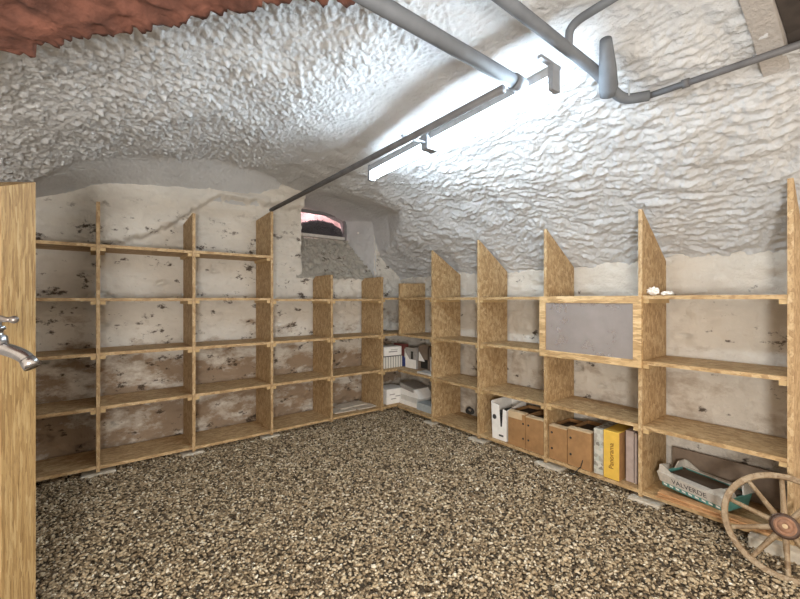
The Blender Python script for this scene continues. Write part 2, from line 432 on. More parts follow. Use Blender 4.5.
# floor and gravel
struct(obj('floor', BX((-1.2, -1.2, -.08), (3.2, 4.0, -.014)), M_SOIL))
def build_gravel():
    n = 135000
    u = np.random.uniform(-.85, 2.86, n); v = np.random.uniform(-.6, 3.62, n)
    dep = .6157*u + .788*v; lat = .788*u - .6157*v
    keep = ~((lat < -1.19) & (dep < 1.33)) & (dep > 1.0) & (np.abs(lat) < 1.35*dep)
    u, v = u[keep], v[keep]; n = len(u)
    bm = bmesh.new(); bmesh.ops.create_icosphere(bm, subdivisions=1, radius=1)
    bv = np.array([x.co[:] for x in bm.verts]); bf = np.array([[x.index for x in f.verts] for f in bm.faces]); bm.free()
    nv, nf = len(bv), len(bf)
    size = np.clip(np.random.lognormal(math.log(.0069), .24, n), .0045, .017)
    sx = size*np.random.uniform(1.05, 1.65, n); sy = size*np.random.uniform(.7, 1.0, n); sz = size*np.random.uniform(.45, .75, n)
    P = bv[None]*np.stack([sx, sy, sz], -1)[:, None, :]
    P = P*(1+.16*np.random.randn(n, nv, 1))
    a = np.random.uniform(0, 2*np.pi, n); tl = np.random.normal(0, .38, n); ph = np.random.uniform(0, 2*np.pi, n)
    # tilt about x then rotate about z
    ct, stt = np.cos(tl)[:, None], np.sin(tl)[:, None]
    y2 = P[..., 1]*ct - P[..., 2]*stt; z2 = P[..., 1]*stt + P[..., 2]*ct
    t2 = np.random.normal(0, .3, n); c2, s2 = np.cos(t2)[:, None], np.sin(t2)[:, None]
    x2 = P[..., 0]*c2 + z2*s2; z3 = -P[..., 0]*s2 + z2*c2
    ca, sa = np.cos(a)[:, None], np.sin(a)[:, None]
    X = x2*ca - y2*sa + u[:, None]; Y = x2*sa + y2*ca + v[:, None]
    Zc = np.random.uniform(-.012, .001, n); Z = z3 + Zc[:, None]
    co = np.stack([X, Y, Z], -1).reshape(-1).astype(np.float32)
    f = (bf[None] + (np.arange(n)*nv)[:, None, None]).reshape(-1).astype(np.int32)
    me = bpy.data.meshes.new('gravel'); me.vertices.add(n*nv); me.vertices.foreach_set('co', co)
    k = n*nf; me.loops.add(3*k); me.loops.foreach_set('vertex_index', f)
    me.polygons.add(k); me.polygons.foreach_set('loop_start', (np.arange(k)*3).astype(np.int32)); me.polygons.foreach_set('loop_total', np.full(k, 3, np.int32))
    me.update(calc_edges=True); me.polygons.foreach_set('use_smooth', np.ones(k, bool))
    me.materials.append(M_GRAVEL)
    o = bpy.data.objects.new('gravel', me); C.objects.link(o)
    o['kind'] = 'stuff'; tag(o, 'loose beige and brown pebbles covering the cellar floor', 'gravel')
build_gravel()

# red painted entry arch overhead (its soffit ends in a ragged edge); laid out square to the entry passage
RZ = Matrix.Rotation(math.radians(-38), 4, 'Z')
def entry(x, y, z): return tuple(RZ @ Vector((x, y, z)))
def build_arch():
    xs = np.linspace(-1.4, -.02, 160); n = 60
    front = np.interp(xs, [-1.5, -1.22, -.9, -.46, 0, .9], [1.19, 1.2, 1.24, 1.30, 1.34, 1.4])
    zprof = np.interp(xs, [-1.5, -1.22, -.95, -.81, -.66, -.465, -.2, 0], [1.84, 1.963, 2.035, 2.071, 2.124, 2.19, 2.232, 2.26])
    ragged = np.array([noise.turbulence(Vector((x*9, 3, 1)), 4, True) for x in xs])
    P = np.zeros((len(xs), n, 3))
    for j in range(n):
        t = j/(n-1); y = .35*(1-t) + t*(.86*front + .012*norm(ragged) + .004*norm(np.array([noise.turbulence(Vector((x*40, 7, 1)), 3, True) for x in xs])))
        q = np.array([noise.turbulence(Vector((x*11, yy*11, 4)), 4, True) for x, yy in zip(xs, y)])
        z = 1.22 + .86*(zprof-1.22) + .005*norm(q)
        P[:, j] = np.stack([xs*.86, y, z], -1)
    # thickness: fold the front edge upward
    up = P[:, -1:].copy(); up[..., 2] += .22; up[..., 1] += .02
    P = np.concatenate([P, up], 1)
    Q = P.copy(); c, s = math.cos(math.radians(-38)), math.sin(math.radians(-38))
    Q[..., 0] = P[..., 0]*c - P[..., 1]*s; Q[..., 1] = P[..., 0]*s + P[..., 1]*c
    struct(grid_mesh('ceiling_entry_arch', Q, M_RED))
build_arch()

# plaster rib over the right-hand end of the vault; dark block added for the unlit opening beyond
bm = bmesh.new()
ru = [.9, 1.3, 1.6, 1.93, 2.10]
pts = [(x, .27, float(smooth_interp(np.array([x]))[0])-.028) for x in ru] + [(x, .27, float(smooth_interp(np.array([x]))[0])+.06) for x in ru[::-1]]
prism(bm, pts, (0, .075, 0)); struct(obj('trim_rib', bm, M_GREYWALL))
bm = bmesh.new()
prism(bm, [(.9, .268, 2.42), (2.35, .268, 2.42), (2.35, .268, 2.06), (2.02, .268, 2.20), (.9, .268, 2.36)], (0, -.5, 0))
struct(obj('trim_dark_fill', bm, M_DARKFILL))
# ------------------------------------------------------------------ shelving
T = .022
def upright(parent, axis, at, top_front, top_back, front, back, bottom=.02, chamfer=0):
    """axis 'x': panel stands at u=at spanning v; axis 'y': panel at v=at spanning u"""
    bm = bmesh.new()
    prof = [(front, bottom), (back, bottom), (back, top_back - chamfer)]
    if chamfer: prof.append((back - (back-front)*.16, top_back))
    prof.append((front, top_front))
    h = T/2
    if axis == 'x': prism(bm, [(at-h, d, z) for d, z in prof], (T, 0, 0))
    else: prism(bm, [(d, at-h, z) for d, z in prof], (0, T, 0))
    return obj('upright_panel', bm, M_PANEL, parent)

def shelf(parent, axis, a, b, z, front, back, cleats=True, sag=0.0):
    """board whose top lies at z, between a and b along the run"""
    bm = bmesh.new()
    g = .001
    if axis == 'x':
        box(bm, (a+T/2+g, front, z-T), (b-T/2-g, back, z)); m = M_SHELF_X
    else:
        box(bm, (front, a+T/2+g, z-T), (back, b-T/2-g, z)); m = M_SHELF_Y
    s = obj('shelf', bm, m, parent)
    if cleats:
        for q in (0, 1):
            bm = bmesh.new()
            lo = a+T/2+g if q == 0 else b-T/2-g-.03
            if axis == 'x': box(bm, (lo, front+.006, z-T-.024), (lo+.03, back-.03, z-T-.0005))
            else: box(bm, (front+.006, lo, z-T-.024), (back-.03, lo+.03, z-T-.0005))
            obj('cleat', bm, M_CLEAT, s)
    return s
D_ = .40
# tall run on the back wall
tall = thing('shelving_unit', 'tall golden chipboard shelving unit along the back wall, left of the small window', 'shelves', (.35, VF, .012))
LV = [.06, .47, .845, 1.23, 1.605]
tu = [-.57, .033, .633, 1.256]
for x, tf, tb in zip(tu, (1.75, 1.90, 1.90, 2.00), (1.72, 1.86, 1.87, 1.98)):
    upright(tall, 'x', x, tf, tb, VF, VF+D_)
for a, b in zip(tu, tu[1:]):
    for z in LV: shelf(tall, 'x', a, b, z + random.uniform(-.004, .004), VF+.004, VF+D_-.02, z > .1)
# low run under the window
low = thing('shelving_unit', 'low chipboard shelving unit of two bays directly under the small window', 'shelves', (1.85, VF, .012))
lu = [1.256, 1.85, 2.456]
for x in lu[1:]: upright(low, 'x', x, 1.462, 1.462, VF, VF+D_, chamfer=.035)
for a, b in zip(lu, lu[1:]):
    for z in LV[:4]: shelf(low, 'x', a, b, z + random.uniform(-.004, .004), VF+.004, VF+D_-.02, z > .1)
# right-hand run
right = thing('shelving_unit', 'chipboard shelving unit with slanting panel tops along the right wall', 'shelves', (UF, 1.6, .012))
RV = [.055, .455, .845, 1.24]
rv = [2.854, 2.268, 1.629, .99, .335]
for y, tf in zip(rv, (1.70, 1.735, 1.74, 1.77, 1.80)):
    upright(right, 'y', y, tf, 1.475, UF, UF+D_-.01)
for i, (a, b) in enumerate(zip(rv, rv[1:])):
    for z in RV:
        shelf(right, 'y', b, a, z + random.uniform(-.004, .004), UF+.004, UF+D_-.02, z > .1)
# framed flap with a cloudy pane closing the third bay
dv0, dv1, dz0, dz1 = .975, 1.662, .805, 1.243
bm = bmesh.new(); f = .047; x0, x1 = UF-.024, UF-.001
box(bm, (x0, dv0, dz1-f), (x1, dv1, dz1), .002); box(bm, (x0, dv0, dz0), (x1, dv1, dz0+f), .002)
box(bm, (x0, dv0, dz0+f), (x1, dv0+f, dz1-f)); box(bm, (x0, dv1-f, dz0+f), (x1, dv1, dz1-f))
door = obj('flap_door', bm, M_PINE, right); door['label'] = 'pale pine frame of the flap'
p = obj('pane', BX((x0+.009, dv0+f, dz0+f), (x0+.014, dv1-f, dz1-f)), M_CLOUDY, door); p['label'] = 'cloudy grey pane'
# corner boards between the two runs
corner = thing('corner_shelf_unit', 'L-shaped corner boards joining the window-side and right-hand shelving, holding cartons', 'shelves', (2.7, 3.4, .03))
for z in [.06, .455, .845, 1.24]:
    bm = bmesh.new(); a = 2.456+T/2+.001; b = 2.854+T/2+.001
    prism(bm, [(a, VF+.004, z-T), (UF+.03, VF+.004, z-T), (UF+.004, VF-.05, z-T), (UF+.004, b, z-T), (XR-.03, b, z-T), (XR-.03, YB-.03, z-T), (a, YB-.03, z-T)], (0, 0, T))
    s = obj('corner_shelf', bm, M_SHELF_Y, corner)
    if z > .1:
        obj('cleat', BX((UF+.01, b, z-T-.024), (XR-.06, b+.03, z-T-.0005)), M_CLEAT, s)
        obj('cleat', BX((a, VF+.01, z-T-.024), (a+.03, YB-.06, z-T-.0005)), M_CLEAT, s)
bm = bmesh.new(); prism(bm, [(UF+.012, 3.385, .8455), (XR-.03, 3.385, .8455), (XR-.03, 3.385, 1.2175), (UF+.012, 3.385, 1.2175)], (0, T, 0)); obj('divider', bm, M_PANEL, corner)
bm = bmesh.new(); prism(bm, [(UF+.012, 3.385, 1.2405), (XR-.03, 3.385, 1.2405), (XR-.03, 3.385, 1.405), (UF+.012, 3.385, 1.395)], (0, T, 0)); obj('divider', bm, M_PANEL, corner)

# pale blocks on which the uprights stand
def block(x, y, sx, sy, h, label, rot=0):
    bm = bmesh.new(); bmesh.ops.create_grid(bm, x_segments=1, y_segments=1, size=.5); bm.clear()
    box(bm, (-sx/2, -sy/2, -.02), (sx/2, sy/2, h), .008)
    bmesh.ops.subdivide_edges(bm, edges=[e for e in bm.edges if e.calc_length() > .05], cuts=3, use_grid_fill=True)
    for v in bm.verts: v.co += noise.noise_vector(v.co*22 + Vector((x*7, y*7, 0)))*.006
    o = obj('stone_block', bm, M_STONE, None, True); o.location = (x, y, 0); o.rotation_euler.z = rot
    tag(o, label, 'block', 'pale blocks under the shelving uprights')
block(2.655, 2.885, .12, .13, .013, 'pale block on the gravel under the upright between corner shelf and first right-hand bay')
block(2.655, 2.275, .12, .17, .013, 'pale block under the upright between the empty bay and the white magazine holder bay')
block(2.655, 1.60, .13, .20, .013, 'pale block under the upright between the two pairs of brown boxes')
block(2.655, .965, .13, .17, .013, 'pale block under the upright between the pink-grey boards and the printed crate')
block(2.605, .385, .08, .19, .048, 'light stone slab lying on the gravel behind the wooden wheel spokes')
block(.035, 3.50, .2, .12, .012, 'flat pale block under the leftmost visible upright of the tall shelving')
block(.63, 3.50, .16, .12, .012, 'flat pale block under the second visible upright of the tall shelving')
block(1.25, 3.50, .16, .12, .012, 'flat pale block under the upright where tall and low shelving meet')

# ------------------------------------------------------------------ things on the right-hand shelves
zb = RV[0]+.0055
def archive(v0, v1, h, holes_right, flap, label, lean=0):
    t = thing('archive_box', label, 'box', (2.66, (v0+v1)/2, zb), 'brown archive boxes on the bottom shelf')
    bm = bmesh.new(); wl = .004; u0, u1 = 2.645, 2.93
    box(bm, (u0, v0, zb), (u0+wl, v1, zb+h)); box(bm, (u1-wl, v0, zb), (u1, v1, zb+h))
    box(bm, (u0+wl, v0, zb), (u1-wl, v0+wl, zb+h)); box(bm, (u0+wl, v1-wl, zb), (u1-wl, v1, zb+h)); box(bm, (u0+wl, v0+wl, zb), (u1-wl, v1-wl, zb+wl))
    obj('body', bm, M_CARD, t)
    bm = bmesh.new(); prism(bm, [(u0-.003, v0+.002, zb+h-.002), (u0-.003, v1-.002, zb+h-.002), (u0-.003, v1-.002, zb+h+.006), (u0-.003, v0+.002, zb+h+.006)], (.045, 0, .004))
    if flap: box(bm, (u0-.004, v0+.03, zb+h-.045), (u0-.0005, v1-.004, zb+h+.004))
    lid = obj('flap', bm, M_CARDL, t); lid['label'] = 'lighter folded cardboard flap'
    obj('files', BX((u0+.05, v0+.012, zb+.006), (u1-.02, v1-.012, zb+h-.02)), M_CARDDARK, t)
    hv = v0+.02 if holes_right else v1-.022
    for dz in (.075, .19):
        bm = bmesh.new(); lathe(bm, [(.008, 0), (.008, .002), (.0045, .0025)], Matrix.Translation((u0, hv, zb+dz)) @ Matrix.Rotation(-math.pi/2, 4, 'Y'), 14)
        obj('finger_hole', bm, M_BLACK, t)
archive(1.808, 1.968, .262, True, True, 'leftmost brown archive box, beside the white magazine holder, with a light flap')
archive(1.652, 1.803, .252, False, False, 'brown archive box against the upright, right of the flapped brown box')
archive(1.468, 1.606, .236, False, False, 'brown archive box just right of the upright, left of the box with the cord')
archive(1.296, 1.463, .254, False, False, 'rightmost brown archive box, beside the grey printed box, cord hanging below')

mh = thing('magazine_holder', 'white card magazine holder with dark slot and round mark', 'holder', (2.66, 2.07, zb))
bm = bmesh.new()
u0 = 2.655; a, b = 2.135, 1.992
prism(bm, [(u0, a, zb), (u0, b, zb), (u0, b, zb+.25), (u0, b+.035, zb+.26), (u0, b+.045, zb+.11), (u0, b+.062, zb+.11), (u0, b+.075, zb+.285), (u0, a+.012, zb+.30)], (.004, 0, 0))
prism(bm, [(u0+.004, a, zb), (u0+.27, a, zb), (u0+.27, a, zb+.32), (u0+.004, a+.01, zb+.31)], (0, -.004, 0))
prism(bm, [(u0+.004, b, zb), (u0+.27, b, zb), (u0+.27, b, zb+.31), (u0+.004, b, zb+.25)], (0, .004, 0))
box(bm, (u0+.004, b+.004, zb), (u0+.27, a-.004, zb+.004)); box(bm, (u0+.266, b+.004, zb+.004), (u0+.27, a-.004, zb+.3))
obj('holder_body', bm, M_WHITE, mh)
bm = bmesh.new(); Mx = Matrix.Translation((u0-.0002, a-.022, zb+.18)) @ Matrix.Rotation(-math.pi/2, 4, 'Y')
lathe(bm, [(.020, 0), (.020, .001), (.012, .0012)], Mx, 20); obj('round_mark', bm, M_INK, mh)
obj('bottom_mark', BX((u0-.001, b+.03, zb+.03), (u0-.0002, b+.075, zb+.045)), M_INK, mh)
obj('slot_shade_fill', BX((u0+.02, b+.02, zb+.005), (u0+.24, a-.02, zb+.22)), M_BLACK, mh)  # black block standing in for the shade seen through the slot

# grey printed box and yellow box
pb = obj('printed_box', BX((2.648, 1.219, zb), (2.90, 1.281, zb+.300), .003), M_PATTERN); tag(pb, 'narrow grey printed box standing between brown box and yellow box', 'box')
yb = thing('yellow_box', 'yellow box with brown vertical lettering standing on the bottom shelf', 'box', (2.66, 1.15, zb))
obj('carton', BX((2.640, 1.118, zb), (2.88, 1.214, zb+.308), .003), M_YELLOW, yb)
sd = obj('side_panel', BX((2.646, 1.1145, zb+.004), (2.874, 1.1172, zb+.303)), M_CARD, yb); sd['label'] = 'brown right side of the yellow box'
R_ = Matrix(((0, 0, -1, 0), (-1, 0, 0, 0), (0, 1, 0, 0), (0, 0, 0, 1)))      # text plane facing -x
Rv = R_ @ Matrix.Rotation(math.pi/2, 4, 'Z')
te = obj('lettering', text_mesh('Panorama', .042, Matrix.Translation((2.6393, 1.163, zb+.15)) @ Rv), M_BROWNINK, yb)
g = 'pinkish grey boards beside the yellow box'
for k, (v0, v1, h) in enumerate(((1.050, 1.098, .325), (1.030, 1.046, .318), (1.006, 1.026, .322))):
    o = obj('board', BX((2.69, v0, zb), (2.93, v1, zb+h), .003), M_PINKISH)
    tag(o, ('thick pinkish grey board standing next to the yellow box', 'thin pinkish grey board, middle of the three beside the yellow box', 'thin pinkish grey board against the upright, farthest from the yellow box')[k], 'board', g)
cd = obj('cord', TB(arc_path([(2.650, 1.37, zb+.003), (2.632, 1.372, zb+.006), (2.618, 1.385, .04), (2.612, 1.40, .018), (2.60, 1.43, .012)], .012), .0035, 8), M_BLACK, None, True)
tag(cd, 'short black cord hanging off the bottom shelf below a brown box', 'cord')
cdd = obj('cord_end', TB([(2.647, 1.355, zb+.06), (2.643, 1.362, zb+.03), (2.645, 1.37, zb+.003)], .0035, 8), M_BLACK, cd, True)

# dark bundle in the nearly empty bay
bm = bmesh.new()
for k in range(5):
    r = .045-.004*k; pts = [(2.96 + .012*math.sin(a_*2+k), 2.66 + r*math.cos(a_), zb+.055+.9*r*math.sin(a_)*(.8)) for a_ in np.linspace(0, 2*math.pi, 24)]
    tube(bm, pts, .007, 8)
o = obj('wire_coil', bm, M_INK, None, True); tag(o, 'small dark coil at the back of the empty bottom bay', 'coil')

# crumpled paper on the top shelf
def crumple(x, y, z, r, s, label):
    bm = bmesh.new(); bmesh.ops.create_icosphere(bm, subdivisions=4, radius=1)
    for v in bm.verts:
        q = noise.turbulence(v.co*1.7+Vector((s, 0, 0)), 4, True)
        v.co *= (.62+.55*q); v.co.x *= r[0]; v.co.y *= r[1]; v.co.z *= r[2]
    mz = min(v.co.z for v in bm.verts)
    o = obj('crumpled_paper', bm, M_WHITE); o.location = (x, y, z-mz); tag(o, label, 'paper')
crumple(2.70, .945, RV[3]+.004, (.032, .036, .026), 2.2, 'larger white crumpled paper on the top right-hand shelf, against the upright')
crumple(2.71, .875, RV[3]+.004, (.025, .032, .014), 6.4, 'flatter white crumpled scrap on the top right-hand shelf, away from the upright')

# planks and printed crate
def plank(a, b, w_, z, label, rot):
    bm = bmesh.new(); ln = abs(b-a); box(bm, (-w_/2, -ln/2, 0), (w_/2, ln/2, .009), .002)
    o = obj('plank', bm, M_PLANK); o.location = (2.66, (a+b)/2, z); o.rotation_euler.z = rot
    tag(o, label, 'plank', 'thin planks under the printed crate')
plank(.40, .90, .10, zb+.0005, 'lower thin plank on the bottom shelf under the printed crate', .03)
plank(.42, .90, .06, zb+.0105, 'upper thin plank lying directly beneath the printed crate', -.05)
cr = thing('fruit_crate', 'silver and teal printed fruit crate with raised corners behind the wheel', 'crate', (2.70, .70, zb+.02))
cr.rotation_euler.z = math.radians(-17)
cz = zb+.020; ch = .078; cu0, cu1, cv0, cv1 = 2.70, 2.90, .585, .925
bm = bmesh.new(); w_ = .006
def taper_wall(bm, p0, p1, out):
    o_ = Vector(out)*.02
    p0, p1 = Vector(p0), Vector(p1); n_ = Vector(out)*-w_
    prism(bm, [p0, p1, p1+o_+Vector((0, 0, ch)), p0+o_+Vector((0, 0, ch))], n_)
taper_wall(bm, (cu0, cv0, cz), (cu0, cv1, cz), (-1, 0, 0)); taper_wall(bm, (cu1, cv0, cz), (cu1, cv1, cz), (1, 0, 0))
taper_wall(bm, (cu0, cv0, cz), (cu1, cv0, cz), (0, -1, 0)); taper_wall(bm, (cu0, cv1, cz), (cu1, cv1, cz), (0, 1, 0))
box(bm, (cu0, cv0, cz), (cu1, cv1, cz+.006))
obj('tray', bm, M_TEAL, cr)
bm = bmesh.new()
prism(bm, [(cu0-.0085, cv0-.01, cz+.026), (cu0-.0085, cv1+.01, cz+.026), (cu0-.022, cv1+.018, cz+ch), (cu0-.022, cv0-.018, cz+ch)], (-.002, 0, 0))
prism(bm, [(cu0-.024, cv0-.02, cz+ch), (cu0-.024, cv1+.02, cz+ch), (cu0+.018, cv1+.02, cz+ch+.006), (cu0+.018, cv0-.02, cz+ch+.006)], (0, 0, .004))
bd = obj('band', bm, M_SILVER, cr); bm = bmesh.new()
prism(bm, [(cu1-.004, cv0-.02, cz+ch), (cu1-.004, cv1+.02, cz+ch), (cu1+.022, cv1+.02, cz+ch), (cu1+.022, cv0-.02, cz+ch)], (0, 0, .006))
obj('back_rim', bm, M_SILVER, cr); bd['label'] = 'silver upper band'
for v_, s_ in ((cv1, -1), (cv0, 1)):
    for u_, d_ in ((cu0-.018, 1), (cu1+.016, -1)):
        bm = bmesh.new(); y = v_-s_*.018
        prism(bm, [(u_, y, cz+ch), (u_+d_*.085, y, cz+ch), (u_+d_*.07, y+s_*.012, cz+ch+.045), (u_+d_*.01, y+s_*.012, cz+ch+.05)], (0, s_*.008, 0))
        prism(bm, [(u_, y+s_*.008, cz+ch+.004), (u_, y+s_*.105, cz+ch+.004), (u_+d_*.006, y+s_*.03, cz+ch+.048), (u_+d_*.004, y+s_*.008, cz+ch+.048)], (d_*.006, 0, 0))
        obj('raised_corner', bm, M_SILVER, cr)
sl_ = math.atan2(.0135, .052)
tm = Matrix.Translation((cu0-.0175, .762, cz+.052)) @ Matrix.Rotation(-sl_, 4, 'Y') @ R_
obj('lettering', text_mesh('VALVERDE', .041, tm, .0008), M_INK, cr)
bm = bmesh.new()
for k in range(9):
    y = cv0+.02+k*.036
    prism(bm, [(cu0-.0055, y, cz+.010), (cu0-.0055, y+.020, cz+.012), (cu0-.0075, y+.020, cz+.022), (cu0-.0075, y, cz+.019)], (-.0015, 0, 0))
obj('scalloped_trim', bm, M_WHITE, cr)
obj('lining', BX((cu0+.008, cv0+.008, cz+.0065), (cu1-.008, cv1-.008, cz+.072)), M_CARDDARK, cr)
# board at the back
o = obj('slate_board', BX((2.985, .42, zb), (2.998, .93, zb+.20), .002), M_BROWN); tag(o, 'dark brown board leaning at the back behind the printed crate', 'board')

# ------------------------------------------------------------------ wooden wheel
hubp = Vector((1.735+.0, 0, 0))
HU, HV, HZ = 2.475, .333, .192
R0 = .225
wheel = thing('wagon_wheel', 'old ten-spoked wooden wagon wheel leaning against the right-hand shelving', 'wheel', (HU, HV, HZ))
WM = Matrix.Translation((HU, HV, HZ)) @ Matrix.Rotation(math.radians(8), 4, 'Z') @ Matrix.Rotation(math.radians(-90+22), 4, 'Y')
def ring_section(bm, prof, seg=96):
    rings = []
    for k in range(seg):
        a_ = 2*math.pi*k/seg
        rings.append([bm.verts.new(WM @ Vector((r*math.cos(a_), r*math.sin(a_), z))) for r, z in prof])
    for i in range(seg):
        a_, b_ = rings[i], rings[(i+1) % seg]
        for k in range(len(prof)): bm.faces.new((a_[k], a_[(k+1) % len(prof)], b_[(k+1) % len(prof)], b_[k]))
bm = bmesh.new(); ring_section(bm, [(R0-.026, -.012), (R0-.023, -.016), (R0-.003, -.016), (R0, -.013), (R0, .013), (R0-.003, .016), (R0-.023, .016), (R0-.026, .012)])
obj('rim', bm, M_WHEEL, wheel, False)
for k in range(10):
    a_ = math.radians(75 + 36*k)
    d_ = Vector((math.cos(a_), math.sin(a_), 0))
    path = [WM @ (d_*r) for r in (.035, .055, .09, .14, .19, R0-.024)]
    obj('spoke', TB(path, [.011, .0125, .0115, .010, .0095, .010], 12), M_WHEEL, wheel, True)
bm = bmesh.new(); lathe(bm, [(.030, -.045), (.047, -.035), (.05, -.02), (.053, -.018), (.053, .018), (.05, .02), (.046, .032), (.040, .034)], WM, 40)
hb = obj('hub', bm, M_HUB, wheel, False); hb['label'] = 'dark iron-banded hub'
bm = bmesh.new(); lathe(bm, [(.039, .0342), (.039, .037), (.033, .041), (.026, .038), (.024, .042), (.016, .046), (.010, .043)], WM, 32)
hr = obj('hub_face', bm, M_HUBR, hb); hr['label'] = 'rusty brown ringed face of the hub'
bm = bmesh.new(); lathe(bm, [(.0095, .0433), (.0095, .047), (.004, .048)], WM, 20); obj('axle_end', bm, M_CARDL, hb)

# ------------------------------------------------------------------ things in the corner
cl = .0605; cm_ = .4555
def carton(name, a, b, m_, label, cat='box', group=None, rot=0, bev=.003):
    c_ = [(p+q)/2 for p, q in zip(a, b)]; z0 = min(a[2], b[2])
    hx, hy, hz = [abs(q-p)/2 for p, q in zip(a, b)]
    bm = bmesh.new(); box(bm, (-hx, -hy, 0), (hx, hy, 2*hz), bev)
    o = obj(name, bm, m_); o.location = (c_[0], c_[1], z0); o.rotation_euler.z = rot
    return tag(o, label, cat, group)
carton('striped_carton', (2.535, 3.53, cm_), (2.79, 3.76, cm_+.125), M_SLATS, 'white carton with vertical stripes, lower of the two on the corner shelf')
o = carton('small_carton', (2.54, 3.535, cm_+.134), (2.785, 3.75, cm_+.235), M_WHITE, 'white carton stacked on top of the striped carton in the corner')
obj('print', BX((-.06, -.1095, .04), (.06, -.1080, .052)), M_GREYLID, o)
obj('print', BX((-.03, -.1095, .065), (.07, -.1080, .071)), M_GREYLID, o)
obj('base', BX((-.118, -.104, -.008), (.118, .104, -.0003)), M_INK, o)
bk = thing('book', 'upright book with maroon top and blue foot beside the striped carton', 'book', (2.85, 3.58, cm_))
obj('spine', BX((2.812, 3.53, cm_), (2.882, 3.72, cm_+.115)), M_BLUE, bk); obj('upper_cover', BX((2.813, 3.531, cm_+.1155), (2.881, 3.72, cm_+.25)), M_MAROON, bk)
obj('title_strip', BX((2.82, 3.528, cm_+.10), (2.848, 3.5295, cm_+.2)), M_OFFWHITE, bk)
bd = thing('binder', 'grey and white file binder standing in the middle of the corner shelf', 'binder', (2.8, 3.38, cm_))
bm = bmesh.new(); prism(bm, [(2.79, 3.28, cm_), (2.79, 3.47, cm_), (2.79, 3.47, cm_+.225), (2.79, 3.30, cm_+.235)], (.20, 0, 0)); obj('cover', bm, M_GREYLID, bd)
bm = bmesh.new(); prism(bm, [(2.789, 3.285, cm_+.003), (2.789, 3.468, cm_+.003), (2.789, 3.468, cm_+.17), (2.789, 3.40, cm_+.10), (2.789, 3.285, cm_+.10)], (-.003, 0, 0)); obj('white_sheet', bm, M_WHITE, bd)
obj('dark_slot', BX((2.7865, 3.335, cm_+.105), (2.7888, 3.37, cm_+.19)), M_BLACK, bd)
bx_ = thing('open_box', 'brown open box with white flap at the right of the corner shelf', 'box', (2.82, 3.15, cm_))
bm = bmesh.new()
prism(bm, [(2.80, 3.10, cm_+.12), (2.80, 3.262, cm_+.12), (2.80, 3.255, cm_+.255), (2.80, 3.15, cm_+.285), (2.80, 3.10, cm_+.27)], (.006, 0, 0))
box(bm, (2.80, 3.255, cm_), (2.95, 3.262, cm_+.2)); box(bm, (2.80, 3.10, cm_), (2.95, 3.107, cm_+.25)); box(bm, (2.945, 3.107, cm_), (2.95, 3.255, cm_+.25)); box(bm, (2.80, 3.107, cm_), (2.945, 3.255, cm_+.02))
obj('box_shell', bm, M_BROWN, bx_)
bm = bmesh.new(); prism(bm, [(2.799, 3.25, cm_+.10), (2.799, 3.15, cm_+.10), (2.799, 3.245, cm_+.2)], (-.004, 0, 0)); obj('white_flap', bm, M_WHITE, bx_)
obj('inside_shade_fill', BX((2.82, 3.12, cm_+.0205), (2.93, 3.24, cm_+.1)), M_BLACK, bx_)  # black block put in for the shade inside the open box
carton('thin_booklet', (2.66, 2.90, cm_), (2.79, 3.12, cm_+.018), M_OFFWHITE, 'thin pale booklet lying at the right end of the corner shelf', 'booklet')
carton('slim_carton', (2.80, 2.93, cm_), (2.93, 3.07, cm_+.16), M_OFFWHITE, 'slim off-white carton standing behind the thin booklet in the corner', 'box')
# lower corner shelf
o = carton('white_carton', (2.55, 3.50, cl), (2.80, 3.74, cl+.165), M_WHITE, 'white printed carton at the left of the bottom corner shelf')
for z_, x_ in ((.10, -.05), (.075, .03), (.05, -.03)):
    obj('print', BX((x_-.035, -.1215, z_), (x_+.035, -.1203, z_+.010)), M_GREYLID, o)
bm = bmesh.new()
o = carton('flat_carton', (2.72, 3.19, cl), (2.96, 3.485, cl+.045), M_WHITE, 'flat white carton at the bottom of the stack on the lowest corner shelf', 'box', 'flat cartons stacked in the corner')
o = carton('flat_carton', (2.73, 3.20, cl+.0455), (2.96, 3.48, cl+.10), M_OFFWHITE, 'off-white flat carton between the bottom carton and the grey wedge lid', 'box', 'flat cartons stacked in the corner')
wl_ = thing('wedge_box', 'white wedge-ended box with grey lid on top of the corner stack', 'box', (2.8, 3.33, cl+.1))
z_ = cl+.1005
bm = bmesh.new(); prism(bm, [(2.735, 3.16, z_), (2.735, 3.48, z_), (2.735, 3.48, z_+.115), (2.735, 3.25, z_+.085)], (.20, 0, 0)); obj('box_body', bm, M_WHITE, wl_)
bm = bmesh.new(); prism(bm, [(2.728, 3.245, z_+.088), (2.728, 3.50, z_+.118), (2.728, 3.50, z_+.125), (2.728, 3.24, z_+.095)], (.215, 0, 0)); prism(bm, [(2.728, 3.26, z_+.052), (2.728, 3.49, z_+.075), (2.728, 3.49, z_+.117), (2.728, 3.26, z_+.088)], (.006, 0, 0)); obj('grey_lid', bm, M_GREYLID, wl_)
carton('blue_grey_carton', (2.70, 2.90, cl), (2.93, 3.17, cl+.075), M_BLUEGREY, 'flat blue-grey carton at the right of the bottom corner shelf')
carton('white_book', (2.76, 2.93, cl+.0755), (2.93, 3.0, cl+.27), M_WHITE, 'white book standing on the blue-grey carton beside the upright', 'book')

# boards lying in the low bay
for k, (a, b, z, lb) in enumerate((((1.93, 3.52), (2.17, 3.70), 0, 'dusty flat board lying at the left of the low bay floor shelf'),
                                   ((2.19, 3.50), (2.41, 3.66), 0, 'dusty flat board lying at the right of the low bay floor shelf'),
                                   ((2.03, 3.60), (2.36, 3.76), .0125, 'dusty flat board lying on top of the two others in the low bay'))):
    carton('flat_board', (a[0], a[1], .0655+z), (b[0], b[1], .0655+z+.012), M_PAPER, lb, 'board', 'dusty boards in the low bay', .05*(k-1), .002)

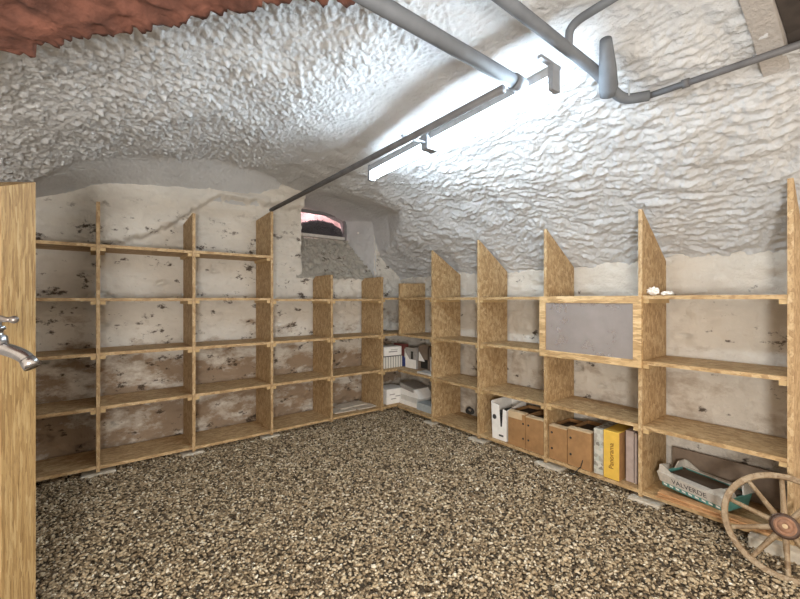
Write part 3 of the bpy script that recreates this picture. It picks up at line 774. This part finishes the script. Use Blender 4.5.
# ------------------------------------------------------------------ post and tap at the entry
bm = bmesh.new()
prism(bm, [entry(-1.335, 1.20, -.02), entry(-1.216, 1.20, -.02), entry(-1.216, 1.315, -.02), entry(-1.335, 1.315, -.02)], (0, 0, 1.58))
top = sorted(bm.verts, key=lambda v: -v.co.z)[:4]
for v in top:
    yy = (RZ.inverted() @ v.co).y
    v.co.z = 1.565 if yy < 1.25 else 1.612
po = obj('timber_post', bm, M_POST); tag(po, 'upright timber post in the left foreground behind the tap', 'post')
struct(obj('wall_entry', (lambda bm: (prism(bm, [entry(-1.5, .2, -.05), entry(-1.345, .2, -.05), entry(-1.345, 1.30, -.05), entry(-1.5, 1.30, -.05)], (0, 0, 1.28)), bm)[1])(bmesh.new()), M_GREYWALL))

tp = thing('water_tap', 'chrome water tap with a lever at the left edge before the post', 'tap', entry(-1.0, .9, 1.1))
y_ = .90
def E_(x, z, y=y_): return entry(x, y, z)
obj('spout', TB(arc_path([E_(-1.345, 1.118), E_(-.915, 1.112), E_(-.86, 1.093), E_(-.842, 1.072)], .04), [.017]*2+[.018]*4+[.017]*4+[.015]*4 if False else .0145, 18), M_CHROME, tp, True)
bm = bmesh.new(); tube(bm, [E_(-.852, 1.084), E_(-.846, 1.076), E_(-.839, 1.066)], [.0145, .0165, .0165], 18); obj('nozzle', bm, M_CHROME, tp, True)
bm = bmesh.new(); lathe(bm, [(.020, 1.10), (.024, 1.118), (.022, 1.136), (.015, 1.140), (.015, 1.150), (.019, 1.151), (.019, 1.158), (.012, 1.160), (.012, 1.172)], Matrix.Translation(Vector(E_(-.926, 0))), 24); obj('valve_body', bm, M_CHROME, tp, True)
bm = bmesh.new(); tube(bm, [E_(-1.0, 1.176), E_(-.92, 1.177), E_(-.90, 1.174), E_(-.886, 1.174)], [.007, .009, .006, .006], 14)
bmesh.ops.create_uvsphere(bm, u_segments=14, v_segments=8, radius=.009, matrix=Matrix.Translation(Vector(E_(-.882, 1.174)))); obj('lever', bm, M_CHROMED, tp, True)

# ------------------------------------------------------------------ pipes
o = obj('pipe', TB([(1.30, .99, 2.065), (1.30, 2.2, 2.055), (1.30, 3.60, 2.045)], .0175), M_PIPE_D, None, True)
tag(o, 'slim grey conduit running beside the tube lamp to the back wall', 'pipe')
t = thing('pipe', 'thick grey pipe crossing overhead and ending by the lamp', 'pipe', (1.0, .98, 2.11))
obj('pipe_run', TB([(.30, .985, 2.125), (1.0, .983, 2.115), (1.37, .98, 2.11)], .027, 20), M_PIPE, t, True)
obj('end_socket', TB([(1.35, .98, 2.11), (1.408, .98, 2.108)], .032, 20), M_PIPE, t, True)
t = thing('pipe', 'grey pipe with tee, bend and branch on the vault right of the lamp', 'pipe', (1.6, .8, 2.2))
obj('pipe_run', TB(arc_path([(.50, .80, 2.205), (1.70, .815, 2.20), (1.80, .80, 2.155), (1.90, .785, 2.125), (1.955, .70, 2.128)], .06), .022, 18), M_PIPE, t, True)
obj('branch_pipe', TB(arc_path([(1.46, .805, 2.20), (1.46, .80, 2.285), (1.45, .30, 2.30)], .06), .016, 16), M_PIPE, t, True)
obj('tee_fitting', TB([(1.80, .81, 2.12), (1.775, .795, 2.15), (1.70, .765, 2.19), (1.59, .722, 2.24)], [.03, .038, .033, .022], 20), M_PIPE, t, True)
o = obj('pipe', TB([(1.955, .72, 2.128), (1.955, .45, 2.12), (1.955, -.3, 2.10)], .0135, 14), M_PIPE_D, None, True)
tag(o, 'thin dark pipe running along the right flank of the vault to the upper right corner', 'pipe')
obj('pipe_collar', TB([(1.955, .575, 2.124), (1.955, .55, 2.123)], .018, 14), M_PIPE_D, o, True)
o = obj('hanger_rod', TB([(1.885, .755, 2.13), (1.885, .755, 2.24)], .004, 8), M_LAMPBODY, None, True); tag(o, 'short thin pale rod standing above the pipe bend', 'rod')

# ------------------------------------------------------------------ tube lamp
A = Vector((1.452, .870, 2.071)); B = Vector((1.534, 2.275, 2.071))
dr = (B-A).normalized(); sd_ = Vector((dr.y, -dr.x, 0))
lamp = thing('tube_lamp', 'lit fluorescent tube lamp hanging below the vault', 'lamp', tuple((A+B)/2))
obj('tube', TB([A, A+dr*.4, B], .0185, 20), M_TUBE, lamp, True)
def lbox(s0, s1, w0, w1, h0, h1):
    bm = bmesh.new()
    p = [A+dr*s0+sd_*w0, A+dr*s1+sd_*w0, A+dr*s1+sd_*w1, A+dr*s0+sd_*w1]
    prism(bm, [q+Vector((0, 0, h0)) for q in p], (0, 0, h1-h0)); return bm
Ln = (B-A).length
bm = bmesh.new()
sec = [(-.02, .032), (.02, .032), (.02, .062), (.012, .078), (-.012, .078), (-.02, .062)]
prism(bm, [A+sd_*(w_-.01)+Vector((0, 0, h_)) for w_, h_ in sec], dr*Ln)
obj('housing', bm, M_LAMPBODY, lamp)
for s0 in (-.022, Ln-.004):
    bm = lbox(s0, s0+.022, -.026, .022, -.024, .08); obj('end_cap', bm, M_LAMPGREY, lamp)
obj('centre_clip', lbox(.735, .79, -.052, .026, -.022, .092), M_LAMPGREY, lamp)
q = A+dr*.76
obj('hanger', BX((1.285, q.y-.008, 2.078), (q.x-.02, q.y+.008, 2.090)), M_LAMPGREY, lamp)
obj('hanger', BX((1.36, A.y-.012, 2.1515), (1.50, A.y+.006, 2.165)), M_LAMPGREY, lamp)
# little white hook in the hood
bm = bmesh.new(); bmesh.ops.create_uvsphere(bm, u_segments=12, v_segments=8, radius=.014)
o = obj('hook', bm, M_WHITE, None, True); o.location = (2.525, 4.05, 2.02); tag(o, 'small white hook on the right reveal of the window niche', 'hook')

# ------------------------------------------------------------------ light
wd = bpy.data.worlds.new('cellar_world'); SC.world = wd; wd.use_nodes = True
bg = wd.node_tree.nodes['Background']; bg.inputs[0].default_value = (1.0, .83, .66, 1); bg.inputs[1].default_value = .46
pl = bpy.data.lights.new('shaft_daylight', 'POINT'); pl.energy = 6; pl.color = (1, .72, .74); pl.shadow_soft_size = .05
po_ = bpy.data.objects.new('shaft_daylight', pl); C.objects.link(po_); po_.location = (2.2, 4.62, 2.6)

hl = bpy.data.lights.new('added_fill_light', 'POINT'); hl.energy = 62; hl.color = (1, .95, .89); hl.shadow_soft_size = .22  # unseen fill light added behind the camera to lift the left wall and vault
hlo = bpy.data.objects.new('added_fill_light', hl); C.objects.link(hlo); hlo.location = entry(.05, -.8, .95)
cam = bpy.data.cameras.new('camera'); co_ = bpy.data.objects.new('camera', cam); C.objects.link(co_)
cam.sensor_width = 36; cam.lens = 36*394/800; cam.clip_start = .01
co_.location = (0, 0, 1.22); co_.rotation_euler = (math.radians(90), 0, math.radians(-38))
SC.camera = co_
vs_ = SC.view_settings; vs_.view_transform = 'Standard'; vs_.look = 'None'; vs_.gamma = 1; vs_.exposure = 1.95; vs_.use_curve_mapping = False
